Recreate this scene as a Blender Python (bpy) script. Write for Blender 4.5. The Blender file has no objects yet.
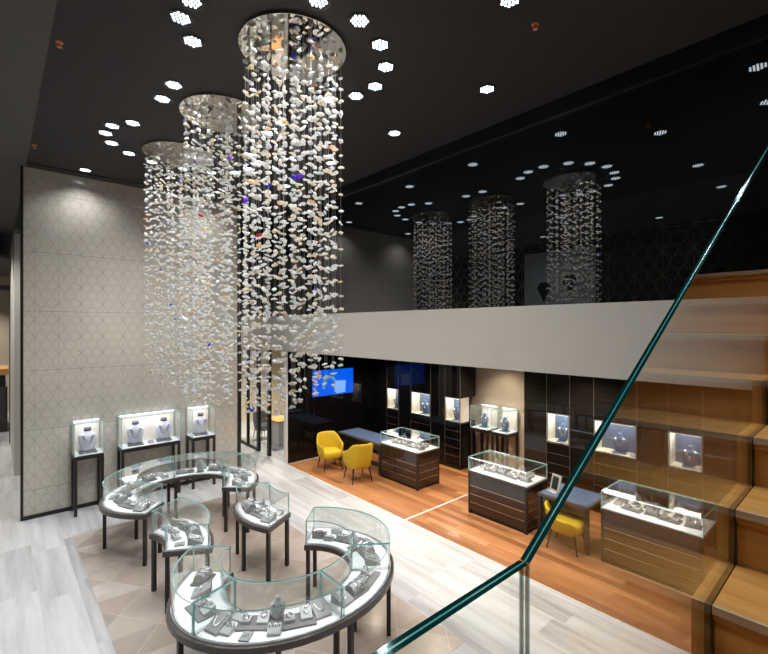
import bpy, bmesh, math, random
from mathutils import Vector, Matrix
random.seed(7)
PI = math.pi
scene = bpy.context.scene
COL = scene.collection
CAMLOC = Vector((0, 0, 3.5))

# ------------------------------------------------------------------ materials
MATS = {}
def principled(name, col, rough=.5, metal=0., coat=0., coat_rough=.03, spec=.5, ior=1.5, emit=None, estr=0., sheen=0.):
    m = bpy.data.materials.new(name); m.use_nodes = True
    b = m.node_tree.nodes['Principled BSDF']
    b.inputs['Base Color'].default_value = (*col, 1)
    b.inputs['Roughness'].default_value = rough
    b.inputs['Metallic'].default_value = metal
    b.inputs['IOR'].default_value = ior
    b.inputs['Specular IOR Level'].default_value = spec
    b.inputs['Coat Weight'].default_value = coat
    b.inputs['Coat Roughness'].default_value = coat_rough
    if emit:
        b.inputs['Emission Color'].default_value = (*emit, 1)
        b.inputs['Emission Strength'].default_value = estr
    MATS[name] = m
    return m

class NT:
    """small helper for building node trees"""
    def __init__(s, m):
        s.t = m.node_tree; s.n = s.t.nodes; s.l = s.t.links
    def new(s, k, **kw):
        n = s.n.new(k)
        for a, v in kw.items(): setattr(n, a, v)
        return n
    def put(s, sock, v):
        if isinstance(v, (int, float, tuple, list)): sock.default_value = v
        else: s.l.new(v, sock)
    def m(s, op, a, b=0., c=0.):
        n = s.new('ShaderNodeMath', operation=op)
        s.put(n.inputs[0], a); s.put(n.inputs[1], b)
        if op in ('MULTIPLY_ADD', 'SMOOTH_MAX', 'COMPARE'): s.put(n.inputs[2], c)
        return n.outputs[0]
    def xyz(s):
        tc = s.new('ShaderNodeTexCoord'); x = s.new('ShaderNodeSeparateXYZ')
        s.l.new(tc.outputs['Object'], x.inputs[0])
        return x.outputs[0], x.outputs[1], x.outputs[2], tc.outputs['Object']
    def vec(s, x, y, z=0.):
        c = s.new('ShaderNodeCombineXYZ')
        s.put(c.inputs[0], x); s.put(c.inputs[1], y); s.put(c.inputs[2], z)
        return c.outputs[0]
    def noise(s, v, scale, detail=3., rough=.55):
        n = s.new('ShaderNodeTexNoise'); s.put(n.inputs['Vector'], v)
        n.inputs['Scale'].default_value = scale; n.inputs['Detail'].default_value = detail
        n.inputs['Roughness'].default_value = rough
        return n.outputs['Fac']
    def white(s, v):
        n = s.new('ShaderNodeTexWhiteNoise', noise_dimensions='3D'); s.put(n.inputs['Vector'], v)
        return n.outputs['Value']
    def ramp(s, f, stops):
        r = s.new('ShaderNodeValToRGB'); s.put(r.inputs[0], f)
        el = r.color_ramp.elements
        while len(el) < len(stops): el.new(.5)
        for e, (p, c) in zip(el, stops):
            e.position = p; e.color = (*c, 1)
        return r.outputs[0]
    def mix(s, f, a, b):
        n = s.new('ShaderNodeMix', data_type='RGBA'); s.put(n.inputs[0], f)
        for sock, v in ((n.inputs[6], a), (n.inputs[7], b)):
            s.put(sock, (*v, 1) if isinstance(v, tuple) and len(v) == 3 else v)
        return n.outputs[2]
    def base(s, c): s.l.new(c, s.n['Principled BSDF'].inputs['Base Color'])
    def rough(s, c): s.l.new(c, s.n['Principled BSDF'].inputs['Roughness'])
    def bump(s, h, strength=.1, dist=.01):
        b = s.new('ShaderNodeBump'); s.put(b.inputs['Height'], h)
        b.inputs['Strength'].default_value = strength; b.inputs['Distance'].default_value = dist
        s.l.new(b.outputs[0], s.n['Principled BSDF'].inputs['Normal'])

def glass_mat(name, tint, gloss=(1, 1, 1), f0=.04):
    m = bpy.data.materials.new(name); m.use_nodes = True
    t = NT(m); t.n.clear()
    out = t.new('ShaderNodeOutputMaterial'); mx = t.new('ShaderNodeMixShader')
    tr = t.new('ShaderNodeBsdfTransparent'); gl = t.new('ShaderNodeBsdfGlossy')
    tr.inputs[0].default_value = (*tint, 1); gl.inputs[0].default_value = (*gloss, 1)
    gl.inputs['Roughness'].default_value = 0.
    g = t.new('ShaderNodeNewGeometry')
    d = t.new('ShaderNodeVectorMath', operation='DOT_PRODUCT')
    t.l.new(g.outputs['Normal'], d.inputs[0]); t.l.new(g.outputs['Incoming'], d.inputs[1])
    c = t.m('ABSOLUTE', d.outputs['Value'])
    # Schlick reflectance of a pane
    f = t.m('MULTIPLY_ADD', t.m('POWER', t.m('SUBTRACT', 1., c), 5.), 1 - f0, f0)
    t.l.new(f, mx.inputs[0]); t.l.new(tr.outputs[0], mx.inputs[1]); t.l.new(gl.outputs[0], mx.inputs[2])
    t.l.new(mx.outputs[0], out.inputs[0])
    MATS[name] = m
    return m

def wood(name, stops, axis=0, scale=1., rough=.35, plank=None, coat=0.):
    m = principled(name, (.3, .15, .05), rough, coat=coat); t = NT(m)
    x, y, z, o = t.xyz()
    a, b, c = ((x, y, z), (y, x, z), (z, x, y))[axis]
    if plank:
        L, W = plank
        row = t.m('FLOOR', t.m('DIVIDE', b, W))
        sh = t.m('MULTIPLY', t.white(t.vec(row, 3.1, 0)), L)
        cell = t.m('FLOOR', t.m('DIVIDE', t.m('ADD', a, sh), L))
        rnd = t.white(t.vec(row, cell, 1.7))
        v = t.vec(t.m('MULTIPLY', a, .9 * scale), t.m('MULTIPLY_ADD', rnd, 20., t.m('MULTIPLY', b, 9 * scale)), t.m('MULTIPLY', c, 9 * scale))
        f = t.m('ADD', t.m('MULTIPLY', t.noise(v, 1.6, 5), .55), t.m('MULTIPLY', rnd, .45))
    else:
        v = t.vec(t.m('MULTIPLY', a, .8 * scale), t.m('MULTIPLY', b, 8 * scale), t.m('MULTIPLY', c, 8 * scale))
        f = t.noise(v, 2.2, 5)
    t.base(t.ramp(f, stops))
    return m

# marble planks
m = principled('marble', (.7, .7, .7), .4, coat=.12, coat_rough=.25); t = NT(m)
x, y, z, o = t.xyz()
row = t.m('FLOOR', t.m('DIVIDE', y, .42))
sh = t.m('MULTIPLY', t.white(t.vec(row, 9.1, 0)), 1.6)
cell = t.m('FLOOR', t.m('DIVIDE', t.m('ADD', x, sh), 1.6))
rnd = t.white(t.vec(row, cell, 2.7))
v = t.vec(t.m('MULTIPLY', x, .35), t.m('MULTIPLY_ADD', rnd, 13., t.m('MULTIPLY', y, 4.2)), 0.)
f = t.m('ADD', t.m('MULTIPLY', t.noise(v, 1.5, 6, .6), .8), t.m('MULTIPLY', rnd, .22))
t.base(t.ramp(f, [(.3, (.30, .285, .285)), (.45, (.46, .445, .44)), (.6, (.565, .555, .55)), (.78, (.66, .655, .65))]))
# inlay of diamond shaped tiles
m = principled('inlay_tile', (.4, .33, .28), .28, coat=.2, coat_rough=.15); t = NT(m)
x, y, z, o = t.xyz()
def fam(ang, sp, off=0.):
    n = (-math.sin(ang), math.cos(ang))
    return t.m('ADD', t.m('ADD', t.m('MULTIPLY', x, n[0] / sp), t.m('MULTIPLY', y, n[1] / sp)), off)
fa, fb = fam(math.radians(35), .56, .1), fam(math.radians(139), .56, .35)
def edge(fv): return t.m('SUBTRACT', .5, t.m('ABSOLUTE', t.m('SUBTRACT', t.m('FRACT', fv), .5)))
e = t.m('MINIMUM', edge(fa), edge(fb))
tri = t.m('GREATER_THAN', t.m('ADD', t.m('FRACT', fa), t.m('FRACT', fb)), 1.)
rnd = t.white(t.vec(t.m('FLOOR', fa), t.m('FLOOR', fb), tri))
f = t.m('ADD', t.m('MULTIPLY', rnd, .55), t.m('MULTIPLY', t.noise(o, 3.5, 5), .45))
c = t.ramp(f, [(.2, (.33, .262, .216)), (.5, (.41, .335, .28)), (.75, (.47, .39, .335)), (.92, (.60, .54, .49))])
t.base(t.mix(t.m('LESS_THAN', e, .008), c, (.52, .44, .37)))

wood('wood_floor', [(.2, (.23, .085, .030)), (.45, (.36, .148, .054)), (.65, (.45, .20, .078)), (.85, (.56, .28, .12))], 0, 1., .3, (1.3, .13), coat=.15)
wood('stair_wood', [(.25, (.50, .215, .045)), (.5, (.66, .315, .08)), (.75, (.76, .41, .13))], 0, 1., .38)
wood('stair_nosing', [(.3, (.50, .35, .22)), (.5, (.58, .43, .29)), (.7, (.44, .29, .17))], 0, 2., .3)
wood('espresso', [(.3, (.016, .010, .008)), (.6, (.027, .016, .012)), (.8, (.036, .021, .015))], 0, 1.4, .16, coat=.4)

def pattern_mat(name, bg, line, h, w, axis, rough, coat, metal_line=False, joints=True):
    m = principled(name, bg, rough, coat=coat, coat_rough=.015); t = NT(m)
    x, y, z, o = t.xyz()
    u = y if axis == 'y' else x
    def E(fv): return t.m('SUBTRACT', .5, t.m('ABSOLUTE', t.m('SUBTRACT', t.m('FRACT', fv), .5)))
    pa, pb = h, h * .89
    U, V = t.m('DIVIDE', u, pa), t.m('DIVIDE', z, pb)
    def fam2(cu, cv, off):
        gr = math.hypot(cu / pa, cv / pb)
        return t.m('DIVIDE', E(t.m('ADD', t.m('ADD', t.m('MULTIPLY', U, cu), t.m('MULTIPLY', V, cv)), off)), gr)
    du, dv = t.m('MULTIPLY', E(U), pa), t.m('MULTIPLY', E(V), pb)
    rho = t.m('SQRT', t.m('ADD', t.m('MULTIPLY', du, du), t.m('MULTIPLY', dv, dv)))
    rc = h * .25
    e1 = None
    for cu, cv, off in ((1, 0, .5), (1, 1, 0.), (-1, 1, 0.), (2, 1, .5), (-2, 1, .5)):
        d = fam2(cu, cv, off); e1 = d if e1 is None else t.m('MINIMUM', e1, d)
    l1 = t.m('MULTIPLY', t.m('LESS_THAN', e1, w), t.m('GREATER_THAN', rho, rc))
    ln = t.m('MAXIMUM', l1, t.m('LESS_THAN', t.m('ABSOLUTE', t.m('SUBTRACT', rho, rc)), w))
    cl = t.mix(t.m('MULTIPLY', ln, .55), t.ramp(t.noise(o, 1.2, 3), [(.3, tuple(k * .92 for k in bg)), (.7, bg)]), line)
    if joints:
        jt = t.m('LESS_THAN', E(t.m('DIVIDE', t.m('SUBTRACT', z, .52), 1.09)), .0035)
        cl = t.mix(jt, cl, tuple(k * .9 for k in line))
    t.base(cl)
    if metal_line: t.l.new(ln, t.n['Principled BSDF'].inputs['Metallic'])
    return m
pattern_mat('pattern_panel', (.56, .515, .435), (.26, .235, .195), .355, .0042, 'y', .32, 1.)
pattern_mat('lattice_panel', (.006, .006, .006), (.80, .60, .30), .75, .011, 'x', .3, .3, True, False)

principled('ceiling_paint', (.042, .040, .040), .75, spec=.2)
principled('soffit_paint', (.095, .093, .091), .7, spec=.2)
principled('black_trim', (.008, .008, .008), .4)
principled('black_glass', (.0035, .004, .0045), 0., ior=1.95)
principled('black_lacquer', (.004, .004, .0045), .03, ior=1.42)
principled('brown_lacquer', (.014, .011, .009), .03, ior=1.45)  # black lacquer with the stair wood's brown reflection put into its colour
principled('fascia_paint', (.42, .385, .33), .5)
principled('beige_paint', (.62, .53, .40), .6)
principled('pale_paint', (.62, .60, .56), .5)
principled('office_paint', (.66, .57, .42), .6)
principled('pale_panel', (.60, .70, .76), .3)
principled('metal_strip', (.62, .58, .52), .3, 1.)
principled('thin_line', (.30, .25, .20), .35, .6)
principled('steel', (.72, .71, .70), .18, 1.)
principled('mirror_disc', (.62, .60, .56), .04, 1.)
principled('wire', (.55, .55, .55), .35, .8)
principled('leg_metal', (.028, .024, .022), .38, .3)
principled('rim_metal', (.085, .070, .062), .35, .3)
principled('deck_white', (.86, .86, .86), .5)
principled('cream_lining', (.82, .76, .64), .5)
principled('slate_lining', (.10, .14, .24), .45)
principled('suede', (.27, .26, .255), .85)
principled('suede_dark', (.15, .142, .142), .85)
principled('suede_light', (.40, .39, .39), .8)
principled('slate_bust', (.09, .14, .27), .6)
principled('lilac_bust', (.72, .70, .84), .55)
principled('navy_fabric', (.02, .022, .035), .8)
principled('yellow_velvet', (.52, .345, .008), .75)
principled('silver', (.88, .88, .90), .12, 1.)
principled('gold', (.85, .62, .28), .2, 1.)
principled('blue_leather', (.075, .12, .22), .35)
principled('tablet_black', (.02, .025, .022), .15)
principled('sprinkler_red', (.75, .25, .10), .4)
principled('led', (1, 1, 1), .5, emit=(.78, .89, 1.), estr=5.)
principled('case_led', (1, 1, 1), .5, emit=(.85, .90, 1.), estr=5.)
principled('warm_led', (1, 1, 1), .5, emit=(1., .88, .70), estr=4.)
principled('screen_blue', (.0, .0, .0), .2, emit=(.0, .10, .80), estr=1.)
principled('screen_pale', (.0, .0, .0), .2, emit=(.20, .42, .95), estr=1.)
principled('screen_green', (.0, .0, .0), .2, emit=(.10, .33, .35), estr=1.)
principled('edge_teal', (.40, .68, .66), .15, coat=.5)
m = bpy.data.materials.new('edge_dark'); m.use_nodes = True; t = NT(m); t.n.clear(); MATS['edge_dark'] = m
_o = t.new('ShaderNodeOutputMaterial'); _x = t.new('ShaderNodeMixShader'); _d = t.new('ShaderNodeBsdfDiffuse'); _g = t.new('ShaderNodeBsdfGlossy')
_d.inputs[0].default_value = (.0, .030, .029, 1); _g.inputs[0].default_value = (.55, 1., .95, 1); _g.inputs['Roughness'].default_value = .06; _x.inputs[0].default_value = .07
t.l.new(_d.outputs[0], _x.inputs[1]); t.l.new(_g.outputs[0], _x.inputs[2]); t.l.new(_x.outputs[0], _o.inputs[0])
principled('edge_line', (.05, .28, .27), .2, coat=.3)
glass_mat('edge_clear', (.40, .45, .44))
glass_mat('glass', (.975, .99, .985))
glass_mat('guard_glass', (.97, .985, .98), f0=.04)
m = bpy.data.materials.new('bonded_face'); m.use_nodes = True; t = NT(m); t.n.clear()
_o = t.new('ShaderNodeOutputMaterial'); _t = t.new('ShaderNodeBsdfTransparent'); _t.inputs[0].default_value = (.99, .995, .993, 1); t.l.new(_t.outputs[0], _o.inputs[0]); MATS['bonded_face'] = m
# shell flakes: diffuse + translucent
def flake_mat(name, col):
    m = bpy.data.materials.new(name); m.use_nodes = True
    t = NT(m); t.n.clear()
    out = t.new('ShaderNodeOutputMaterial'); mx = t.new('ShaderNodeMixShader'); m2 = t.new('ShaderNodeMixShader')
    d = t.new('ShaderNodeBsdfDiffuse'); tr = t.new('ShaderNodeBsdfTranslucent'); g = t.new('ShaderNodeBsdfGlossy')
    d.inputs[0].default_value = (*col, 1); tr.inputs[0].default_value = (*col, 1); g.inputs['Roughness'].default_value = .12
    mx.inputs[0].default_value = .6; m2.inputs[0].default_value = .08
    t.l.new(d.outputs[0], mx.inputs[1]); t.l.new(tr.outputs[0], mx.inputs[2])
    t.l.new(mx.outputs[0], m2.inputs[1]); t.l.new(g.outputs[0], m2.inputs[2]); t.l.new(m2.outputs[0], out.inputs[0])
    MATS[name] = m
flake_mat('flake_white', (.97, .965, .95)); flake_mat('flake_cream', (.95, .87, .74)); flake_mat('flake_amber', (.92, .72, .48))
flake_mat('flake_blue', (.05, .10, .80)); flake_mat('flake_violet', (.28, .06, .75)); flake_mat('flake_red', (.8, .04, .06))

# ------------------------------------------------------------------ mesh helpers
class MB:
    def __init__(s): s.v = []; s.f = []; s.mi = []; s.sm = []
    def add(s, vs, fs, mi=0, smooth=False):
        o = len(s.v); s.v += [tuple(p) for p in vs]
        for k, f in enumerate(fs):
            s.f.append([o + i for i in f]); s.mi.append(mi[k] if isinstance(mi, list) else mi); s.sm.append(smooth)
        return s
    def box(s, x0, x1, y0, y1, z0, z1, mi=0, thin=None, edge=1):
        vs = [(x, y, z) for z in (z0, z1) for y in (y0, y1) for x in (x0, x1)]
        fs = [(0, 2, 3, 1), (4, 5, 7, 6), (0, 1, 5, 4), (2, 6, 7, 3), (0, 4, 6, 2), (1, 3, 7, 5)]
        ax = [2, 2, 1, 1, 0, 0]
        ml = [mi if thin is None or a == thin else edge for a in ax]
        return s.add(vs, fs, ml)
    def prism(s, poly, z0, z1, mi=0, side=None):
        n = len(poly); vs = [(x, y, z0) for x, y in poly] + [(x, y, z1) for x, y in poly]
        fs = [tuple(range(n - 1, -1, -1)), tuple(range(n, 2 * n))] + [(i, (i + 1) % n, n + (i + 1) % n, n + i) for i in range(n)]
        return s.add(vs, fs, [mi, mi] + [mi if side is None else side] * n)
    def arc(s, r0, r1, a0, a1, z0, z1, mi=0, thin=None, edge=1, n=None, smooth=True):
        """curved slab. thin: 'r' (curved pane) or 'z' (flat pane) -> other faces use material edge"""
        n = n or max(4, int(abs(a1 - a0) / math.radians(6)))
        vs = []
        for i in range(n + 1):
            a = a0 + (a1 - a0) * i / n; c, d = math.cos(a), math.sin(a)
            vs += [(r0 * c, r0 * d, z0), (r1 * c, r1 * d, z0), (r1 * c, r1 * d, z1), (r0 * c, r0 * d, z1)]
        fs, ml = [], []
        e = mi if thin is None else edge
        for i in range(n):
            b = 4 * i; d = b + 4
            fs += [(b, d, d + 1, b + 1), (b + 1, d + 1, d + 2, b + 2), (b + 2, d + 2, d + 3, b + 3), (b + 3, d + 3, d, b)]
            fz = mi if thin != 'r' else e; fr = mi if thin != 'z' else e
            ml += [fz, fr, fz, fr]
        fs += [(0, 1, 2, 3), (4 * n + 3, 4 * n + 2, 4 * n + 1, 4 * n)]; ml += [e, e]
        return s.add(vs, fs, ml)
    def tube(s, p0, p1, r0, r1=None, n=8, mi=0, smooth=True):
        r1 = r0 if r1 is None else r1
        p0, p1 = Vector(p0), Vector(p1); d = (p1 - p0).normalized()
        u = d.orthogonal().normalized(); w = d.cross(u)
        vs = []
        for p, r in ((p0, r0), (p1, r1)):
            for i in range(n):
                a = 2 * PI * i / n; vs.append(p + (u * math.cos(a) + w * math.sin(a)) * r)
        fs = [(i, (i + 1) % n, n + (i + 1) % n, n + i) for i in range(n)]
        s.add(vs, fs, mi, smooth)
        return s.add(vs, [tuple(range(n - 1, -1, -1)), tuple(range(n, 2 * n))], mi)
    def loft(s, rings, mi=0, smooth=True, cap=True):
        n = len(rings[0]); vs = [p for r in rings for p in r]; fs = []
        for k in range(len(rings) - 1):
            for i in range(n):
                fs.append((k * n + i, k * n + (i + 1) % n, (k + 1) * n + (i + 1) % n, (k + 1) * n + i))
        if cap: fs += [tuple(range(n - 1, -1, -1)), tuple(range((len(rings) - 1) * n, len(rings) * n))]
        return s.add(vs, fs, mi, smooth)
    def path(s, pts, r, n=6, closed=False, mi=0):
        pts = [Vector(p) for p in pts]; N = len(pts); rings = []
        for i, p in enumerate(pts):
            a = pts[(i - 1) % N] if closed or i else p; b = pts[(i + 1) % N] if closed or i < N - 1 else p
            d = (b - a).normalized(); up = Vector((0, 0, 1)) if abs(d.z) < .9 else Vector((1, 0, 0))
            u = d.cross(up).normalized(); w = u.cross(d)
            rings.append([p + (u * math.cos(2 * PI * k / n) + w * math.sin(2 * PI * k / n)) * r for k in range(n)])
        if closed: rings.append(rings[0])
        return s.loft(rings, mi, True, not closed)
    def move(s, M):
        s.v = [tuple(M @ Vector(p)) for p in s.v]; return s
    def mesh(s, name, mats):
        me = bpy.data.meshes.new(name); me.from_pydata(s.v, [], s.f); me.update()
        for k in (mats if isinstance(mats, (list, tuple)) else [mats]): me.materials.append(MATS[k])
        me.polygons.foreach_set('material_index', s.mi); me.polygons.foreach_set('use_smooth', s.sm)
        bm = bmesh.new(); bm.from_mesh(me); bmesh.ops.recalc_face_normals(bm, faces=bm.faces[:]); bm.to_mesh(me); bm.free()
        return me
    def build(s, name, mats, parent=None, bevel=0., loc=None, seg=2, subsurf=0):
        me = s.mesh(name, mats)
        o = bpy.data.objects.new(name, me); COL.objects.link(o)
        if parent: o.parent = parent
        if loc is not None: o.location = loc
        if bevel:
            b = o.modifiers.new('Bevel', 'BEVEL'); b.width = bevel; b.segments = seg; b.limit_method = 'ANGLE'
        if subsurf:
            b = o.modifiers.new('Subdivision', 'SUBSURF'); b.levels = b.render_levels = subsurf
        return o

def tag(o, label, cat, group=None):
    o['label'] = label; o['category'] = cat
    if group: o['group'] = group
    return o
def thing(name, label, cat, loc=(0, 0, 0), rz=0., group=None):
    o = bpy.data.objects.new(name, None); COL.objects.link(o); o.empty_display_size = .1
    o.location = loc; o.rotation_euler = (0, 0, rz)
    return tag(o, label, cat, group)
def struct(name, mb, mats, label=None, **k):
    o = mb.build(name, mats, **k); o['kind'] = 'structure'
    if label: o['label'] = label
    return o
def copy_tree(o, parent=None):
    c = o.copy(); COL.objects.link(c)
    if parent: c.parent = parent
    for ch in list(o.children): copy_tree(ch, c)
    return c
ORD = 'zeroth first second third fourth fifth sixth seventh eighth ninth tenth eleventh twelfth thirteenth fourteenth fifteenth sixteenth seventeenth eighteenth nineteenth twentieth twenty-first twenty-second twenty-third twenty-fourth twenty-fifth twenty-sixth'.split()
def R(d): return math.radians(d)

# ------------------------------------------------------------------ the room
CZ = 6.42            # ceiling
WX = -10.26          # patterned wall
UY = 5.45            # fascia and dark glass plane
BY = 8.5             # cabinets along the back wall
SX = -10.05          # side wall with the screen
def BX(*a, **k): return MB().box(*a, **k)

struct('floor', BX(-24, 3.2, -3.4, 10.2, -.12, 0), 'marble', 'pale grey streaked stone floor')
struct('floor_inlay', BX(-8.97, -3.06, .97, 3.9, 0, .003), 'inlay_tile', 'brown diamond tile inlay in the pale stone floor')
struct('floor_wood', BX(-10.0, 3.1, 5.56, 9.2, 0, .004), 'wood_floor', 'orange brown plank floor below the mezzanine')
struct('trim_1', BX(-10.2, 3.1, 5.53, 5.56, 0, .007), 'pale_paint', 'pale metal strip between stone and wood floor')
struct('trim_2', BX(-5.725, -5.685, 5.56, 8.5, .004, .0075), 'pale_paint', 'pale metal strip across the wood floor')
struct('ceiling', BX(-17, 3.2, .41, 5.47, CZ, CZ + .1), 'ceiling_paint')
struct('ceiling_soffit', BX(-24, 3.2, -3.4, .41, CZ - .01, CZ + .1), 'soffit_paint')
struct('wall_left', BX(WX - .12, WX, .375, 4.36, .07, 6.41), 'pattern_panel', 'tall beige wall panel with a dark line pattern')
tb = MB().box(WX - .14, WX + .02, .335, .375, 0, CZ).box(WX - .14, WX + .02, 4.36, 4.44, 0, CZ)
tb.box(WX - .14, WX + .02, .375, 4.36, 0, .07).box(WX + .001, WX + .26, .42, 4.44, 6.405, CZ)
struct('trim_3', tb, 'black_trim', 'black frame round the patterned wall panel')
struct('wall_fascia', BX(-16, 3.1, UY, UY + .16, 2.89, 3.79), 'fascia_paint', 'plain greige mezzanine fascia band')
struct('wall_mezzanine', BX(-10.25, 3.1, UY + .01, UY + .05, 3.79, 6.24), 'black_glass', 'glossy black glass wall above the fascia')
struct('trim_4', BX(-10.25, 3.1, UY - .06, UY + .05, 6.22, CZ), 'black_trim', 'black slot between ceiling and dark glass')
struct('wall_stairwell', BX(-16, -10.25, UY + .01, UY + .05, 3.79, CZ), 'black_lacquer')
struct('ceiling_lower', BX(-16, 3.1, UY + .05, 10.0, 2.89, 3.0), 'ceiling_paint')
struct('wall_side', BX(SX - .12, SX, 5.60, BY + .5, 0, 2.89), 'black_lacquer', 'glossy black side wall carrying the blue screen')
struct('trim_5', BX(SX - .13, SX + .004, 5.56, 5.60, 0, 2.89), 'pale_paint', 'pale metal post at the end of the black side wall')
struct('wall_right', BX(3.1, 3.2, -3.4, 10.0, 0, CZ), 'black_trim')
bw = BX(-24, 3.2, -3.5, -3.4, 0, CZ + .1)
struct('wall_front', bw, 'lattice_panel', 'black wall with gold lattice lines opposite the dark glass')
struct('trim_6', BX(-12, 3.1, -3.4, -3.37, 6.32, 6.36), 'gold')
pp = BX(-8.5, -6.0, -3.4, -3.36, 1.2, 6.1)
struct('wall_front_panel', pp, 'pale_panel')
dm = MB()
for cx, cz, s in ((-7.75, 4.75, .26), (-6.85, 4.95, .26)):
    dm.add([(cx - s, -3.355, cz + .12), (cx - s * .5, -3.355, cz + .3), (cx + s * .5, -3.355, cz + .3), (cx + s, -3.355, cz + .12), (cx, -3.355, cz - .4)] +
           [(cx - s, -3.362, cz + .12), (cx - s * .5, -3.362, cz + .3), (cx + s * .5, -3.362, cz + .3), (cx + s, -3.362, cz + .12), (cx, -3.362, cz - .4)],
           [(0, 1, 2, 3, 4), (9, 8, 7, 6, 5)])
struct('trim_7', dm, 'black_trim', 'dark inverted gem shapes on the pale panel')
# back of shop: plain panels between the cabinet units, recess with beige wall
struct('wall_back', BX(SX, 3.1, 9.2, 9.3, 0, 2.89), 'beige_paint', 'beige recess wall behind the two pedestal cases')
LU = [(-9.47, -8.97), (-8.49, -7.76), (-7.28, -6.79)]
RU = [(-4.55, -4.06), (-3.60, -2.85), (-2.37, -1.88)]
def gaps(u, a, b):
    out = []; p = a
    for q, r_ in u: out.append((p, q)); p = r_
    out.append((p, b)); return [g for g in out if g[1] - g[0] > .03]
gl = MB()
for a, b in gaps(LU, SX, -6.79): gl.box(a + .004, b - .004, BY, 9.19, 0, 2.89)
struct('wall_back_panels', gl, 'black_lacquer', 'glossy black panels between the display cabinets')
gr = MB()
for a, b in gaps(RU, -5.07, -1.46): gr.box(a + .004, b - .004, BY, 9.19, 0, 2.89)
gr.box(-1.45, 3.09, BY, 9.19, 0, 2.89)
struct('wall_back_panels', gr, 'brown_lacquer', 'glossy brown black panels between the cabinets')
# passage, glass partition and office beyond the patterned wall
def pane_box(mb, x0, x1, y0, y1, z0, z1, thin): return mb.box(x0, x1, y0, y1, z0, z1, 0, thin, 1)
pt = thing('glass_partition', 'black framed glass partition panes beyond the patterned wall', 'partition', (-11.7, 5.58, 0))
fr = MB()
for x in (-12.95, -12.35, -11.66, -11.02):
    w = .055 if x > -12 else .025
    fr.box(x - w + 11.7, x + w + 11.7, -.04, .04, 0, 2.89)
fr.box(-1.25, .04, -.03, .03, 0, .07)
fr.build('frame', 'black_trim', pt)
for a, b in ((-12.92, -12.38), (-12.32, -11.72), (-11.6, -11.08)):
    pane_box(MB(), a + 11.7, b + 11.7, -.006, .006, .07, 2.89, 1).build('glass_pane', ['glass', 'black_trim'], pt)
struct('wall_office', MB().box(-16, -10.2, 8.6, 8.7, 0, 2.89).box(-16.1, -16, 5.6, 8.7, 0, 2.89), 'office_paint', 'beige wall of the room behind the glass partition')
struct('wall_passage', BX(-16.1, -16, 1.2, 5.6, 0, CZ), 'pale_paint')
dk = thing('desk', 'office desk with brown top seen through the partition opening', 'desk', (-12.2, 6.5, 0))
BX(-.2, .6, -.35, .4, .70, .74).build('desk_top', 'stair_wood', dk, .004)
BX(-.16, .55, -.3, .34, 0, .70).build('pedestal', 'pale_paint', dk, .004)
# corridor at the far end
struct('wall_corridor', MB().box(-17.4, -13.6, .33, .45, 0, 5.7).box(-13.62, -13.5, .33, .8, 0, 5.7), 'pale_paint', 'white corridor wall beyond the patterned wall')
struct('trim_8', MB().box(-17.6, -17.4, .31, .45, 0, 4.6).box(-17.6, -17.4, -3.4, .45, 4.6, 4.75), 'black_trim', 'black door frame in the corridor')
struct('wall_far', BX(-24, -23.9, -3.4, 5.6, 0, CZ), 'beige_paint')
struct('ceiling_corridor', BX(-24, -17.6, -3.4, .41, 5.6, 5.7), 'soffit_paint')
fc = thing('display_counter', 'distant wood counter with a lit glass top through the corridor opening', 'counter', (-20.3, -.2, 0))
BX(-.9, .9, -.25, .5, 0, 1.5).build('body', 'espresso', fc)
BX(-.95, .95, -.28, .53, 1.9, 2.1).build('top_shelf', 'stair_wood', fc)
BX(-.85, .85, -.2, .45, 1.5, 1.54).build('display_deck', 'case_led', fc)
for sx in (-1, 1):
    BX(sx * .86 - .04, sx * .86 + .04, -.2, .45, 1.5, 1.9).build('shelf_support', 'black_trim', fc)

# ------------------------------------------------------------------ staircase and glass guard
st = thing('staircase', 'wooden staircase with a slot for the glass balustrade rising to the mezzanine', 'staircase', (-.37, 1.2, 0))
O = Vector((-.37, 1.2, 0))
Z0, RISE, Y0, GO = 2.13, .19, .92, .31
lev = [(-1.2, .92, 2.13)]
for k in range(8):
    z_ = 2.32 + .19 * k; lev.append((.92 + .31 * k, .92 + .31 * (k + 1), z_))
lev = lev[:9]
lev[-1] = (lev[-1][0], 3.40, lev[-1][2]); lev.append((3.40, 5.44, 3.84))
def SB(x0, x1, y0, y1, z0, z1): return MB().box(x0 - O.x, x1 - O.x, y0 - O.y, y1 - O.y, z0, z1)
ck = MB(); ckn = MB(); core = MB(); slot = MB()
for i, (a, b, z) in enumerate(lev):
    zb = lev[i - 1][2] if i else 0.
    last = i == len(lev) - 1
    zlow = max(0., z - .75) if not last else 3.5
    ck.box(-.37 - O.x, -.3390 - O.x, a - O.y, b - O.y + .0, zlow, z)
    core.box(-.320 - O.x, 1.25 - O.x, a + .03 - O.y, b + .03 - O.y if not last else b - O.y, zlow, z - .045)
    slot.box(-.3365 - O.x, -.3225 - O.x, a + .024 - O.y, b + .02 - O.y if not last else b - O.y, zlow + .01, z - .06)
    for xa, xb in ((-.3390, -.3375), (-.3215, -.3200)): slot.box(xa - O.x, xb - O.x, a + .004 - O.y, b + .004 - O.y if not last else b - O.y, zlow + .01, z - .003)
    t_ = SB(-.320, 1.25, a + .012, b + (.03 if not last else 0), z - .045, z).build('tread', 'stair_wood', st)
    if i: SB(-.320, 1.25, a, a + .012, z - .024, z).build('nosing', 'stair_nosing', t_)
ck.build('cheek', 'stair_wood', st)
core.build('risers', 'stair_wood', st)
slot.build('slot', 'black_trim', st)
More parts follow.
